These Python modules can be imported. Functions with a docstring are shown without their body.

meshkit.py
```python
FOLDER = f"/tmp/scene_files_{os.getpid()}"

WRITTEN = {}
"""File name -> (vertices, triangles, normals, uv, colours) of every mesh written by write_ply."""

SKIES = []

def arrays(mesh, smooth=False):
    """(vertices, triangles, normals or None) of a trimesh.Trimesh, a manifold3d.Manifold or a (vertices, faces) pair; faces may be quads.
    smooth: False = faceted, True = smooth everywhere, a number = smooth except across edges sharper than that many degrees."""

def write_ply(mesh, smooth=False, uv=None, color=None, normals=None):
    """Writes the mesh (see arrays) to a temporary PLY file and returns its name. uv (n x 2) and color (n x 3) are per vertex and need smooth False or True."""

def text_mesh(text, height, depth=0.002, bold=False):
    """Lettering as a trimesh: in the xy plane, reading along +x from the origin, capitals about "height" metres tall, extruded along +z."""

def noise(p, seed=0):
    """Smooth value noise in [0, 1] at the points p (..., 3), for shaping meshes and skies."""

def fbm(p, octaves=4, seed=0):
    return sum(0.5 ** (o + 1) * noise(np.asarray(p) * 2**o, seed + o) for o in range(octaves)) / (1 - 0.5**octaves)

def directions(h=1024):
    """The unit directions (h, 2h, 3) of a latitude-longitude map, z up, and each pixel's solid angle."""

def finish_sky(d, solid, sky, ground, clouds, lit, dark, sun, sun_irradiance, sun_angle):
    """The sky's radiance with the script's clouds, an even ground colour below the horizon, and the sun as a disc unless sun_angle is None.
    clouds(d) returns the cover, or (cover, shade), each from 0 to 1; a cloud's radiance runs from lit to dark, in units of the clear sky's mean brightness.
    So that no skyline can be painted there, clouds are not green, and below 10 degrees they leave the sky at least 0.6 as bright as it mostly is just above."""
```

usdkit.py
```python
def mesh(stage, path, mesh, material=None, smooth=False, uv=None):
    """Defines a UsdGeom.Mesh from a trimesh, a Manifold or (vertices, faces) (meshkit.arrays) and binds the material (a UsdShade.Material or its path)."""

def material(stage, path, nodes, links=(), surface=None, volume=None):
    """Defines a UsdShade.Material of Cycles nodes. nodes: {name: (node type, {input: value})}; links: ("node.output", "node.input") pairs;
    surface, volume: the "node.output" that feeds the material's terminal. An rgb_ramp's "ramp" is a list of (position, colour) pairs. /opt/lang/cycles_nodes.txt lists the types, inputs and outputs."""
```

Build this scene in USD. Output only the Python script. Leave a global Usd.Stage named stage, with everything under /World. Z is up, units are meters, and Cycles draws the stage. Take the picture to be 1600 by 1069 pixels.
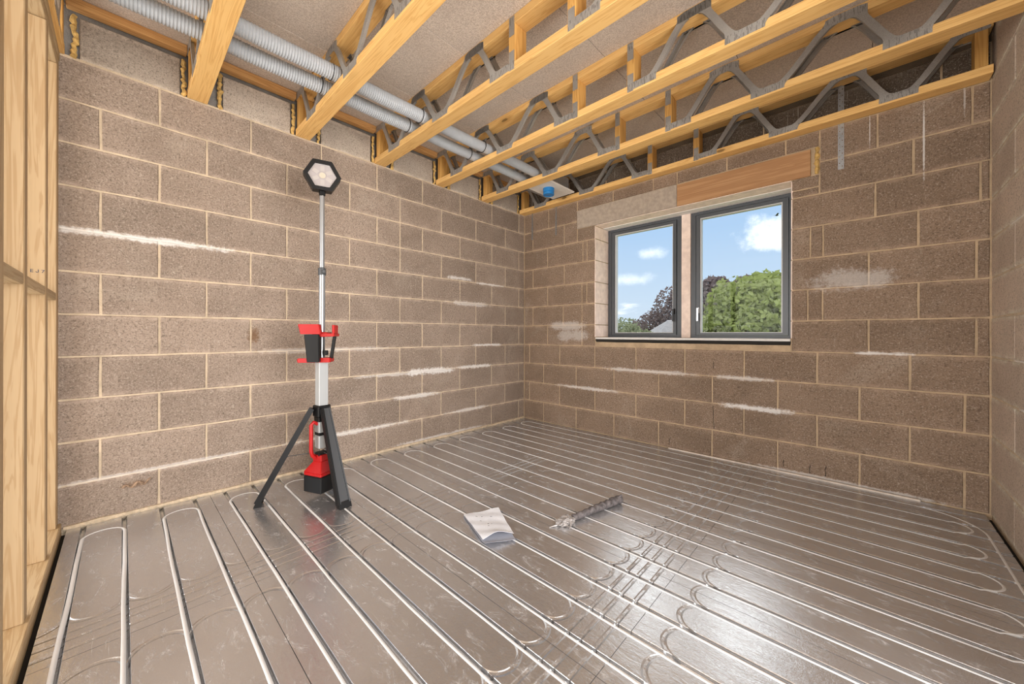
import math, random
import numpy as np, trimesh, shapely
import shapely.geometry as sg
from shapely import affinity
from pxr import Usd, UsdGeom, UsdLux, UsdShade, Gf, Sdf, Vt
import usdkit, meshkit

stage = Usd.Stage.CreateInMemory()
UsdGeom.SetStageUpAxis(stage, 'Z')
UsdGeom.SetStageMetersPerUnit(stage, 1.0)
UsdGeom.Xform.Define(stage, '/World')
UsdGeom.Scope.Define(stage, '/World/Looks')
rnd = random.Random(11)
NR = np.random.default_rng(5)

# ------------------------------------------------------------------ camera
CAM = np.array([3.0179, -3.3997, 1.0247])
YAW, ROLL = math.radians(133.4967), math.radians(0.1146)
F_PX, SHIFT_PX = 577.377, 12.3126
fw = np.array([math.cos(YAW), math.sin(YAW), 0.0]); rt0 = np.array([math.sin(YAW), -math.cos(YAW), 0.0]); up0 = np.array([0, 0, 1.0])
rt = math.cos(ROLL) * rt0 + math.sin(ROLL) * up0; upv = -math.sin(ROLL) * rt0 + math.cos(ROLL) * up0
cam = UsdGeom.Camera.Define(stage, '/World/Camera')
FL = 36.0 * F_PX / 1600
cam.CreateFocalLengthAttr(FL); cam.CreateHorizontalApertureAttr(36.0); cam.CreateVerticalApertureAttr(36.0 * 1069 / 1600)
cam.CreateVerticalApertureOffsetAttr(-36.0 * SHIFT_PX / 1600)
cam.CreateClippingRangeAttr(Gf.Vec2f(0.02, 1000))
cam.AddTransformOp().Set(Gf.Matrix4d(*rt, 0, *upv, 0, *(-fw), 0, *CAM, 1))
cam.CreateExposureAttr(0.0)
cam.CreateFStopAttr(0.0)

# ------------------------------------------------------------------ node graph helper
class G:
    """Collects shader nodes; every method returns an output name."""
    def __init__(s): s.n, s.l, s.k = {}, [], 0
    def node(s, kind, out, inputs=None, **links):
        s.k += 1; name = f'n{s.k}'; s.n[name] = (kind, dict(inputs or {}))
        for a, b in links.items():
            if isinstance(b, str) and '.' in b: s.l.append((b, f'{name}.{a}'))
            elif b is not None: s.n[name][1][a] = b
        return f'{name}.{out}'
    def m(s, op, a, b=0.0, c=0.0, clamp=False):
        return s.node('math', 'value', {'math_type': op, 'use_clamp': clamp}, value1=a, value2=b, value3=c)
    def add(s, a, b): return s.m('add', a, b)
    def sub(s, a, b): return s.m('subtract', a, b)
    def mul(s, a, b): return s.m('multiply', a, b)
    def maxi(s, a, b): return s.m('maximum', a, b)
    def pos(s): return s.node('geometry', 'position')
    def xyz(s, v):
        o = s.node('separate_xyz', 'x', vector=v).split('.')[0]
        return f'{o}.x', f'{o}.y', f'{o}.z'
    def vec(s, v, scale=(1, 1, 1), loc=(0, 0, 0)):
        return s.node('mapping', 'vector', {'scale': scale, 'location': loc}, vector=v)
    def noise(s, v, scale, detail=2, rough=.5, dist=0.0):
        return s.node('noise_texture', 'fac', {'scale': scale, 'detail': detail, 'roughness': rough, 'distortion': dist}, vector=v)
    def smooth(s, v, a, b, lo=0.0, hi=1.0):
        return s.node('map_range', 'result', {'range_type': 'smoothstep', 'from_min': a, 'from_max': b, 'to_min': lo, 'to_max': hi, 'clamp': True}, value=v)
    def ramp(s, f, stops): return s.node('rgb_ramp', 'color', {'ramp': stops}, fac=f)
    def mix(s, f, a, b, kind='mix'):
        return s.node('mix', 'color', {'mix_type': kind}, fac=f, color1=a, color2=b)
    def rand(s): return s.node('object_info', 'random')
    def bump(s, h, strength=.5, dist=.002):
        return s.node('bump', 'normal', {'strength': strength, 'distance': dist, 'use_object_space': False}, height=h)
    def pbsdf(s, **k): return s.node('principled_bsdf', 'BSDF', None, **k)
    def done(s, name, surface): return usdkit.material(stage, f'/World/Looks/{name}', s.n, s.l, surface=surface)

# ------------------------------------------------------------------ sky, sun, added fill lights
g = G()
d_ = g.node('texture_coordinate', 'generated')
dx, dy, dz = g.xyz(d_)
elev = g.m('maximum', dz, 0.0)
sky = g.ramp(elev, [(0, (.74, .85, .97)), (.08, (.66, .81, .98)), (.25, (.48, .69, .97)), (.6, (.36, .57, .92)), (1, (.30, .50, .86))])
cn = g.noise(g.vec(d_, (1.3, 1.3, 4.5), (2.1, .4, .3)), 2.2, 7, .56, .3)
cl = g.smooth(g.add(cn, g.add(g.smooth(dz, .28, .46, 0.0, .34), g.smooth(dz, .05, .30, -.13, -.05))), .54, .70)  # thicker cloud added overhead, out of view, to brighten the floor's reflection
for (cx, cy, cz, sx, sz, ck) in ((-.138, .957, .218, .048, .032, .95), (-.380, .894, .203, .026, .012, .45), (-.428, .892, .140, .050, .012, .35)):
    v = g.node('vector_math', 'vector', {'math_type': 'subtract', 'vector2': (cx, cy, cz)}, vector1=d_)
    v = g.node('vector_math', 'vector', {'math_type': 'multiply', 'vector2': (1 / sx, 0.0, 1 / sz)}, vector1=v)
    ln = g.node('vector_math', 'value', {'math_type': 'length'}, vector1=v)
    ln = g.add(ln, g.mul(g.sub(g.noise(d_, 32, 5, .6), .5), 2.2))
    cl = g.maxi(cl, g.mul(g.smooth(ln, 1.6, -.1, 0.0, ck), g.smooth(dy, .3, .5)))
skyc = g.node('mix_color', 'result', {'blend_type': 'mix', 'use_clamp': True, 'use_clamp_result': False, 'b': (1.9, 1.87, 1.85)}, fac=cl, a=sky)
skyc = g.mix(g.smooth(dz, -.02, .0, 1.0, 0.0), skyc, (.30, .30, .27))
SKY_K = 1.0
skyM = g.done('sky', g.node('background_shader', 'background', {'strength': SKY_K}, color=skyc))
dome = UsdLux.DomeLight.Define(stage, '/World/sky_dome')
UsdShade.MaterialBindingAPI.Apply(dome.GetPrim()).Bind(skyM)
sun = UsdLux.DistantLight.Define(stage, '/World/sun')
sun.CreateIntensityAttr(5.5); sun.CreateAngleAttr(0.6); sun.CreateColorAttr(Gf.Vec3f(1.0, .95, .87))
sd = np.array([-.35, .62, -.72]); sd /= np.linalg.norm(sd)          # the way the sun's light travels: from behind the house
zz = -sd; xx = np.cross([0, 0, 1.0], zz); xx /= np.linalg.norm(xx); yy = np.cross(zz, xx)
sun.AddTransformOp().Set(Gf.Matrix4d(*xx, 0, *yy, 0, *zz, 0, 0, 0, 20, 1))

def rect_light(name, center, normal, w, h, inten, color):
    L = UsdLux.RectLight.Define(stage, f'/World/{name}')
    L.CreateWidthAttr(w); L.CreateHeightAttr(h); L.CreateIntensityAttr(inten); L.CreateColorAttr(Gf.Vec3f(*color))
    z = -np.array(normal, float); z /= np.linalg.norm(z)
    x = np.cross([0, 0, 1.0], z) if abs(z[2]) < .9 else np.array([1.0, 0, 0]); x /= np.linalg.norm(x); y = np.cross(z, x)
    L.AddTransformOp().Set(Gf.Matrix4d(*x, 0, *y, 0, *z, 0, *map(float, center), 1))
# added fill light, out of view behind the stud partition, to brighten the room
rect_light('patio_daylight', (1.9, -6.9, 1.25), (0, 1, .05), 5.0, 2.3, 7.0, (1.0, .97, .93))
# second added fill light, unseen, shining in past the right-hand wall behind the camera
rect_light('landing_daylight', (5.6, -2.75, 1.25), (-1, .12, 0), 2.6, 2.3, 14.2, (1.0, .97, .94))

# ------------------------------------------------------------------ prim helpers
used = {}
def numbered(parent, name):
    k = used.get((parent, name), -1) + 1; used[(parent, name)] = k
    return name if k == 0 else f'{name}_{k:03d}'
def path_of(p): return str(p.GetPath()) if hasattr(p, 'GetPath') else (p or '/World')
def obj(name, mesh, m, parent=None, smooth=False):
    pp = path_of(parent); pr = usdkit.mesh(stage, f'{pp}/{numbered(pp, name)}', mesh, M[m] if isinstance(m, str) else m, smooth=smooth)
    return pr.GetPrim()
def tag(p, label=None, cat=None, group=None, kind=None):
    for k, v in (('label', label), ('category', cat), ('group', group), ('kind', kind)):
        if v: p.SetCustomDataByKey(k, v)
    return p
def thing(name, label=None, cat=None, loc=(0, 0, 0), rz=0.0, group=None, kind=None):
    x = UsdGeom.Xform.Define(stage, '/World/' + numbered('/World', name))
    if any(loc) or rz:
        x.AddTranslateOp().Set(Gf.Vec3d(*map(float, loc)))
        if rz: x.AddRotateZOp().Set(rz)
    return tag(x.GetPrim(), label, cat, group, kind)
def dup(src, name, loc, label, group=None, cat=None, rz=0.0):
    x = thing(name, label, cat or src.GetCustomDataByKey('category'), loc, rz, group)
    x.GetReferences().AddInternalReference(src.GetPath()); x.SetInstanceable(True)
    return x

# ------------------------------------------------------------------ mesh helpers
def cat(ms): return trimesh.util.concatenate([m for m in ms])
def box(x0, x1, y0, y1, z0, z1, c=0.0):
    lo, hi = np.minimum([x0, y0, z0], [x1, y1, z1]), np.maximum([x0, y0, z0], [x1, y1, z1])
    if c <= 0:
        b = trimesh.creation.box(hi - lo); b.apply_translation((lo + hi) / 2); return b
    c = min(c, (hi - lo).min() * .45); P = []
    for s in np.ndindex(2, 2, 2):
        q = np.where(np.array(s) == 1, hi, lo); dsg = np.where(np.array(s) == 1, -1, 1)
        for k in range(3):
            p = q + dsg * c; p[k] = q[k]; P.append(p)
    return trimesh.convex.convex_hull(np.array(P))
def hull(P): return trimesh.convex.convex_hull(np.asarray(P, float))
def tube(P, r, n=10, cap=True):
    P = np.asarray(P, float); r = np.broadcast_to(r, (len(P),))
    T = np.gradient(P, axis=0); T /= np.linalg.norm(T, axis=1, keepdims=True)
    ref = np.array([0, 0, 1.0]) if abs(T[0][2]) < .9 else np.array([1.0, 0, 0])
    A = []; a = np.cross(T[0], ref); a /= np.linalg.norm(a)
    for t in T:
        a = a - t * a.dot(t); a /= np.linalg.norm(a); A.append(a.copy())
    A = np.array(A); B = np.cross(T, A); th = np.arange(n) * 2 * np.pi / n
    V = (P[:, None] + r[:, None, None] * (np.cos(th)[None, :, None] * A[:, None] + np.sin(th)[None, :, None] * B[:, None])).reshape(-1, 3)
    i, j = np.meshgrid(np.arange(len(P) - 1), np.arange(n), indexing='ij')
    q = np.stack([i * n + j, i * n + (j + 1) % n, (i + 1) * n + (j + 1) % n, (i + 1) * n + j], -1).reshape(-1, 4)
    f = np.vstack([q[:, [0, 1, 2]], q[:, [0, 2, 3]]])
    if cap:
        k = len(V); V = np.vstack([V, P[0], P[-1]]); j = np.arange(n); e = (len(P) - 1) * n
        f = np.vstack([f, np.stack([np.full(n, k), (j + 1) % n, j], 1), np.stack([np.full(n, k + 1), e + j, e + (j + 1) % n], 1)])
    return trimesh.Trimesh(V, f, process=False)
def lathe(prof, n=24, center=(0, 0, 0)):
    """prof: (radius, z) pairs from bottom to top."""
    prof = np.asarray(prof, float); th = np.arange(n) * 2 * np.pi / n
    V = np.stack([prof[:, 0, None] * np.cos(th), prof[:, 0, None] * np.sin(th), np.repeat(prof[:, 1:2], n, 1)], -1).reshape(-1, 3)
    i, j = np.meshgrid(np.arange(len(prof) - 1), np.arange(n), indexing='ij')
    q = np.stack([i * n + j, i * n + (j + 1) % n, (i + 1) * n + (j + 1) % n, (i + 1) * n + j], -1).reshape(-1, 4)
    return trimesh.Trimesh(V + np.array(center), np.vstack([q[:, [0, 1, 2]], q[:, [0, 2, 3]]]), process=False)
def extrude(poly, h, T=None):
    ms = [trimesh.creation.extrude_polygon(p, h, engine='earcut') for p in getattr(poly, 'geoms', [poly]) if p.area > 1e-8]
    m = cat(ms)
    if T is not None: m.apply_transform(T)
    return m
def frame(o, x, y, z):
    T = np.eye(4); T[:3, 0], T[:3, 1], T[:3, 2], T[:3, 3] = x, y, z, o; return T

# ------------------------------------------------------------------ materials
M = {}
def plain(name, col, rough=.5, metal=0.0, var=.0, bump=0.0, scale=40.0, spec=.5, coat=0.0):
    g = G(); p = g.pos(); c = col; nrm = None
    if var: 
        n = g.noise(p, scale, 4, .6); c = g.mix(g.smooth(n, .3, .7), tuple(np.array(col) * (1 - var)), tuple(np.minimum(np.array(col) * (1 + var), 1)))
    kw = dict(base_color=c, roughness=rough, metallic=metal, specular_ior_level=spec)
    if coat: kw['coat_weight'] = coat
    if bump: kw['normal'] = g.bump(g.noise(p, scale * 3, 3, .6), bump, .002)
    M[name] = g.done(name, g.pbsdf(**kw)); return M[name]

def blobs_mask(g, p, blobs, axis):
    """Ragged powdery patches: blobs = (along, z, half length, half height, strength)."""
    x, y, z = g.xyz(p); a = x if axis == 0 else y; out = None
    n = g.add(g.sub(g.noise(p, 42, 6, .72), .5), g.mul(g.sub(g.noise(p, 6, 3, .6), .5), .7))
    for (ca, cz, la, lz, k) in blobs:
        u = g.m('absolute', g.mul(g.sub(a, ca), 1 / la)); w = g.m('absolute', g.mul(g.sub(z, cz), 1 / lz))
        u4 = g.m('power', u, 4.0); w2 = g.m('power', w, 2.0)
        r = g.add(g.m('sqrt', g.add(u4, w2)), g.mul(n, 2.6))
        v = g.smooth(r, 1.25, .35, 0.0, k)
        out = v if out is None else g.maxi(out, v)
    return out
def block_material(name, base, blobs=None, axis=0, wash=.25, streaks=False, stain=None):
    g = G(); p = g.pos(); b = np.array(base)
    big = g.noise(p, 3.2, 4, .6, .6)
    c = g.mix(g.smooth(big, .32, .70), tuple(b * .92), tuple(np.minimum(b * 1.10 + .01, 1)))
    pale = g.mul(g.smooth(g.noise(g.vec(p, (1, 1, 1), (3.1, 1.7, .4)), 1.7, 5, .65, .8), .55, .75), wash)
    c = g.mix(pale, c, (.50, .43, .35))
    rv = g.rand(); c = g.node('hsv', 'color', {'hue': .5, 'saturation': 1.0, 'fac': 1.0}, color=c, value=g.m('multiply_add', rv, .22, .89))
    sp = g.noise(p, 120, 3, .75)
    c = g.mix(g.smooth(sp, .46, .36, 0, .62), c, tuple(b * .30))
    c = g.mix(g.smooth(sp, .56, .68, 0, .5), c, (.62, .53, .45))
    sp2 = g.noise(p, 62, 3, .8, .4)
    c = g.mix(g.smooth(sp2, .45, .35, 0, .55), c, tuple(b * .42))
    c = g.mix(g.smooth(sp2, .57, .70, 0, .45), c, (.58, .49, .41))
    x_, y_, z_ = g.xyz(p)
    ed = g.m('absolute', g.sub(g.m('fraction', g.mul(g.add(z_, .225 * 4), 1 / .225)), .5))
    ed = g.mul(g.smooth(ed, .34, .485), g.smooth(g.noise(p, 14, 5, .7), .36, .62))
    c = g.mix(g.mul(ed, .55), c, tuple(np.minimum(b * 1.75 + .03, .8)))
    if streaks:
        st = g.noise(g.vec(p, (1, 1, .045)), 60, 3, .6); x, y, z = g.xyz(p)
        c = g.mix(g.mul(g.smooth(st, .60, .70), .55), c, (.60, .55, .48))
    if blobs: c = g.mix(blobs_mask(g, p, blobs, axis), c, (.80, .77, .74))
    if stain: c = g.mix(blobs_mask(g, p, stain, axis), c, (.16, .085, .04))
    h = g.add(g.noise(p, 170, 4, .75), g.mul(g.noise(p, 45, 3, .6), .8))
    M[name] = g.done(name, g.pbsdf(base_color=c, roughness=.92, specular_ior_level=.2, normal=g.bump(h, .75, .004)))
def mortar_material(name, base, blobs=None, axis=0):
    g = G(); p = g.pos(); b = np.array(base)
    c = g.mix(g.smooth(g.noise(p, 9, 5, .65), .3, .7), tuple(b * .8), tuple(np.minimum(b * 1.12, 1)))
    c = g.mix(g.smooth(g.noise(p, 220, 2, .7), .42, .34, 0, .5), c, tuple(b * .45))
    if blobs: c = g.mix(blobs_mask(g, p, blobs, axis), c, (.80, .77, .74))
    M[name] = g.done(name, g.pbsdf(base_color=c, roughness=.95, specular_ior_level=.15, normal=g.bump(g.noise(p, 120, 4, .7), .7, .004)))

BLOB_A = [(-3.30, 1.57, .42, .020, .8), (-.62, .905, .22, .014, .85), (-1.35, .668, .32, .030, .9), (-.80, .678, .26, .018, .8), (-1.50, .447, .24, .018, .7),
          (-2.05, .225, .5, .018, .6), (-.85, 1.345, .30, .024, .5), (-.55, 1.575, .22, .012, .7), (-1.0, 1.60, .16, .02, .7), (-1.7, .665, .4, .015, .5),
          (-.9, .23, .3, .016, .6), (-2.3, .9, .5, .018, .35), (-1.2, .02, .6, .02, .5), (-3.2, .23, .5, .012, .45), ]
BLOB_B = [(2.39, .448, .25, .022, .9), (2.33, .675, .2, .018, .6), (.85, .45, .4, .018, .6), (1.55, .677, .45, .018, .55), (3.10, .902, .14, .012, .8), (.62, 1.12, .25, .05, .4),
          (2.95, 1.40, .22, .07, .38), (3.05, 2.38, .0035, .14, .55), (3.29, 2.24, .0045, .24, .7), (3.45, 2.42, .004, .1, .4), (.72, 1.01, .22, .06, .35), (2.9, .01, .5, .015, .5)]
STAIN_A = [(-2.785, 1.01, .035, .055, .8), (-3.36, .165, .05, .02, .5)]
block_material('block_left', (.298, .229, .180), BLOB_A, 1, .32, stain=STAIN_A)
block_material('block_back', (.265, .185, .128), BLOB_B, 0, .35)
block_material('block_right_glare', (.56, .45, .36), None, 0, .5)  # same blocks as the other walls, glare put into a lighter colour
block_material('block_wet', (.125, .095, .07), None, 0, .1, True)
block_material('block_top', (.40, .335, .275), None, 0, .4)
mortar_material('mortar_left', (.62, .50, .36), BLOB_A, 1)
mortar_material('mortar_back', (.52, .385, .25), BLOB_B, 0)
mortar_material('mortar_grey', (.24, .22, .20))
mortar_material('mortar_wet', (.11, .085, .06))

def wood(name, light, dark, axis, rough=.62, knots=.9, ring=1.0):
    g = G(); p = g.pos()
    st = [22.0, 22.0, 22.0]; st[axis] = 1.1
    r = g.rand(); off = g.node('combine_xyz', 'vector', None, x=g.mul(r, 7.0), y=g.mul(r, 3.0), z=g.mul(r, 5.0))
    p2 = g.node('vector_math', 'vector', {'math_type': 'add'}, vector1=p, vector2=off)
    v = g.vec(p2, tuple(st))
    n1 = g.noise(v, 1.0, 4, .55, .9); 
    st2 = [150.0] * 3; st2[axis] = 3.0
    n2 = g.noise(g.vec(p2, tuple(st2)), 1.0, 2, .6)
    rings = g.m('sine', g.mul(n1, 46.0 * ring))
    f = g.add(g.mul(g.smooth(rings, -.2, 1.0), .5), g.mul(n2, .55))
    l, d = np.array(light), np.array(dark)
    c = g.ramp(f, [(0.05, tuple(l)), (.45, tuple(l * .75 + d * .25)), (.95, tuple(d))])
    ks = [6.0] * 3; ks[axis] = 2.3
    kv = g.node('voronoi_texture', 'distance', {'scale': 1.0, 'feature': 'f1', 'randomness': 1.0}, vector=g.vec(p2, tuple(ks)))
    kd = g.add(kv, g.mul(g.sub(n2, .5), .06))
    c = g.mix(g.smooth(kd, .24, .10, 0, knots * .55), c, tuple(d * .8))
    c = g.mix(g.smooth(kd, .095, .05, 0, knots), c, tuple(d * .33))
    c = g.node('hsv', 'color', {'hue': .5, 'saturation': 1.0, 'fac': 1.0}, color=c, value=g.m('multiply_add', r, .22, .89))
    M[name] = g.done(name, g.pbsdf(base_color=c, roughness=rough, specular_ior_level=.35, normal=g.bump(n2, .25, .001)))
wood('joist_wood', (.84, .53, .20), (.68, .37, .115), 0)
wood('block_wood', (.70, .39, .15), (.50, .23, .07), 1)
wood('stud_wood', (.47, .335, .19), (.36, .23, .112), 2, ring=.8)
wood('plate_wood', (.50, .37, .215), (.38, .25, .125), 0)
wood('post_wood', (.70, .40, .12), (.52, .25, .06), 2)

g = G(); p = g.pos()
c = g.mix(g.smooth(g.noise(p, 4, 4, .6), .3, .7), (.34, .32, .295), (.46, .44, .41))
c = g.mix(g.smooth(g.noise(p, 300, 2, .5), .4, .6, 0, .25), c, (.16, .15, .14))
x_, y_, z_ = g.xyz(p); zl = g.maxi(g.m('less_than', z_, 2.528), g.m('greater_than', z_, 2.728))
slot = g.mul(g.smooth(g.noise(g.vec(p, (150, 1, 26)), 1.0, 1, .5), .54, .60), zl)
c = g.mix(g.mul(slot, .42), c, (.07, .062, .055))
M['web_metal'] = g.done('web_metal', g.pbsdf(base_color=c, metallic=.45, roughness=.48))
g = G(); p = g.pos()
c = g.mix(g.smooth(g.noise(p, 170, 3, .7), .36, .64), (.45, .37, .305), (.69, .59, .50))
c = g.mix(g.smooth(g.noise(p, 2.5, 3, .6), .3, .7, 0, .25), c, (.40, .33, .28))
M['deck'] = g.done('deck', g.pbsdf(base_color=c, roughness=.85, specular_ior_level=.2, normal=g.bump(g.noise(p, 200, 3, .6), .2, .001)))
plain('pipe_white', (.72, .72, .72), .25, spec=.6)
plain('duct_white', (.40, .42, .445), .42, var=.04, scale=30)
plain('tie_black', (.012, .012, .013), .45)
plain('foam_yellow', (.58, .37, .12), .85, var=.25, bump=.8, scale=50)
plain('pink_board', (.93, .75, .65), .85, var=.10, bump=.3, scale=18)
plain('white_strip', (.86, .82, .79), .8, var=.05, scale=25)
plain('frame_grey', (.075, .082, .092), .38, spec=.5)
plain('gasket', (.60, .60, .60), .4)
plain('sill_white', (.74, .71, .67), .5, var=.06, scale=20)
plain('gap_dark', (.018, .015, .012), .9)
plain('lintel_concrete', (.42, .345, .275), .9, var=.12, bump=.35, scale=30)
plain('handle_black', (.02, .02, .022), .35)
plain('handle_silver', (.75, .75, .76), .25, .8)
plain('screed', (.60, .57, .53), .85, var=.06, scale=4)
plain('galv', (.40, .41, .42), .4, .7, var=.12, scale=60)
plain('board_white', (.78, .73, .66), .55, var=.03, scale=20)
plain('cap_blue', (.02, .20, .50), .32)
plain('red_plastic', (.42, .008, .008), .38, spec=.4)
plain('black_plastic', (.006, .006, .0065), .45, spec=.3)
plain('dark_grey_plastic', (.062, .065, .070), .42)
plain('alu', (.36, .37, .38), .30, .6)
plain('mast_white', (.44, .455, .46), .38, .2)
plain('lens', (.40, .37, .37), .18, spec=.6, coat=.4)
plain('led_facet', (.44, .405, .39), .2, spec=.6)
plain('led', (.52, .46, .36), .4)
plain('paper', (.74, .76, .81), .8, var=.04, bump=.15, scale=30)
plain('paper_shaded', (.34, .35, .40), .8, var=.05, scale=30)  # darker copy of the paper: shade inside the fold put into the colour
plain('ink', (.10, .09, .10), .8)
plain('pencil', (.12, .09, .075), .9)
plain('tube_grey', (.115, .10, .10), .6, var=.45, bump=.6, scale=45)
plain('scrap', (.36, .33, .315), .42, .25, var=.4, bump=.6, scale=60)
plain('mortar_smear', (.30, .20, .13), .9, var=.35, bump=.8, scale=60)
plain('foam_strip', (.55, .44, .31), .9, var=.2, bump=.5, scale=40)
plain('edge_white', (.70, .62, .53), .7, var=.1, scale=20)
wood('lintel_ply', (.56, .315, .15), (.42, .21, .09), 0, knots=.2, ring=.35)

# floor foil: scuffed reflective facing with the factory-pressed return bends and transit grooves
PITCH, ROW0 = .149, -3.54
JOINTS = (1.205, 2.44)
g = G(); p = g.pos(); x, y, z = g.xyz(p)
yf = g.mul(g.m('absolute', g.sub(g.m('fraction', g.mul(g.add(y, -ROW0 + 1.49), 1 / PITCH)), .5)), PITCH)
yf2 = g.mul(yf, yf); hgt = None
for J in JOINTS:
    for xc, sgn in ((J - .20 - .0745, 1.0), (J + .09 + .0745, -1.0)):
        dxn = g.sub(x, xc); r = g.m('sqrt', g.add(g.mul(dxn, dxn), yf2))
        e = g.smooth(g.m('absolute', g.sub(r, .0745)), .011, .004)
        side = g.m('greater_than', g.mul(dxn, sgn), 0.0)
        e = g.mul(e, side); hgt = e if hgt is None else g.maxi(hgt, e)
    for o in (.160, .112, .055):
        e = g.smooth(g.m('absolute', g.sub(x, J - o)), .010, .004); hgt = g.maxi(hgt, e)
wob = g.noise(p, 30, 4, .6)
hgt = g.mul(g.mul(hgt, g.smooth(wob, .25, .5, .55, 1.0)), g.smooth(x, 1.6, 1.9, .45, 1.0))
wr = g.add(g.mul(g.noise(g.vec(p, (1, 3.2, 1)), 9, 5, .62, 1.2), 1.0), g.mul(g.noise(p, 75, 4, .7, .8), .42))
allh = g.add(g.add(g.mul(hgt, -2.4), g.mul(wr, .26)), g.mul(g.noise(p, 190, 3, .7, 1.0), .10))
nrm = g.bump(allh, .62, .006)
dust = g.smooth(g.noise(g.vec(p, (1.0, 2.2, 1)), 9, 9, .76, .6), .50, .70)
scr = g.maxi(g.smooth(g.noise(g.vec(p, (3, 60, 1), (.3, .2, 0)), 2.2, 4, .6, 1.4), .64, .72), g.smooth(g.noise(p, 48, 5, .7, 1.8), .64, .70))
base = g.mix(g.smooth(g.noise(p, 2.2, 5, .6), .3, .7), (.195, .18, .172), (.265, .25, .242))
base = g.mix(g.mul(dust, .6), base, (.56, .54, .525))
base = g.mix(g.mul(scr, .5), base, (.85, .83, .81))
rough = g.m('add', g.mul(dust, .16), g.m('multiply_add', wob, .12, .06))
fd = g.node('diffuse_bsdf', 'BSDF', {'roughness': .3}, color=base, normal=nrm)
fg = g.node('glossy_bsdf', 'BSDF', {'color': (.88, .90, .925), 'distribution': 'ggx'}, roughness=rough, normal=nrm)
M['foil'] = g.done('foil', g.node('mix_closure', 'closure', None, fac=g.m('multiply_add', dust, -.30, .68), closure1=fd, closure2=fg))

# glass pane: passes sunlight, a faint reflection
g = G()
M['glass'] = g.done('glass', g.node('mix_closure', 'closure', None, fac=g.mul(g.node('fresnel', 'fac', {'IOR': 1.45}), .12), closure1=g.node('transparent_bsdf', 'BSDF', {'color': (.97, .98, .98)}), closure2=g.node('glossy_bsdf', 'BSDF', {'color': (1, 1, 1), 'roughness': .01})))

def leaf_material(name, stops, trans=.35):
    g = G(); r = g.node('geometry', 'random_per_island'); c = g.ramp(r, stops)
    a = g.node('diffuse_bsdf', 'BSDF', None, color=c); b = g.node('translucent_bsdf', 'BSDF', None, color=c)
    M[name] = g.done(name, g.node('mix_closure', 'closure', {'fac': trans}, closure1=a, closure2=b))
leaf_material('leaf_green', [(0, (.28, .33, .12)), (.4, (.50, .54, .20)), (.75, (.72, .70, .28)), (1, (.86, .80, .45))])
leaf_material('leaf_copper', [(0, (.20, .16, .16)), (.5, (.36, .28, .25)), (.8, (.44, .38, .27)), (1, (.55, .44, .36))])
leaf_material('leaf_mid', [(0, (.24, .27, .17)), (.5, (.40, .43, .24)), (1, (.58, .56, .36))])
plain('bark', (.14, .10, .07), .9, var=.3, scale=20)
plain('grass', (.20, .24, .08), .95, var=.3, scale=3)
plain('concrete_ground', (.58, .55, .50), .9, var=.1, scale=2)
plain('roof_slate', (.27, .27, .28), .7, var=.12, scale=6)
plain('render_wall', (.62, .58, .52), .85, var=.05, scale=4)

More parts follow.
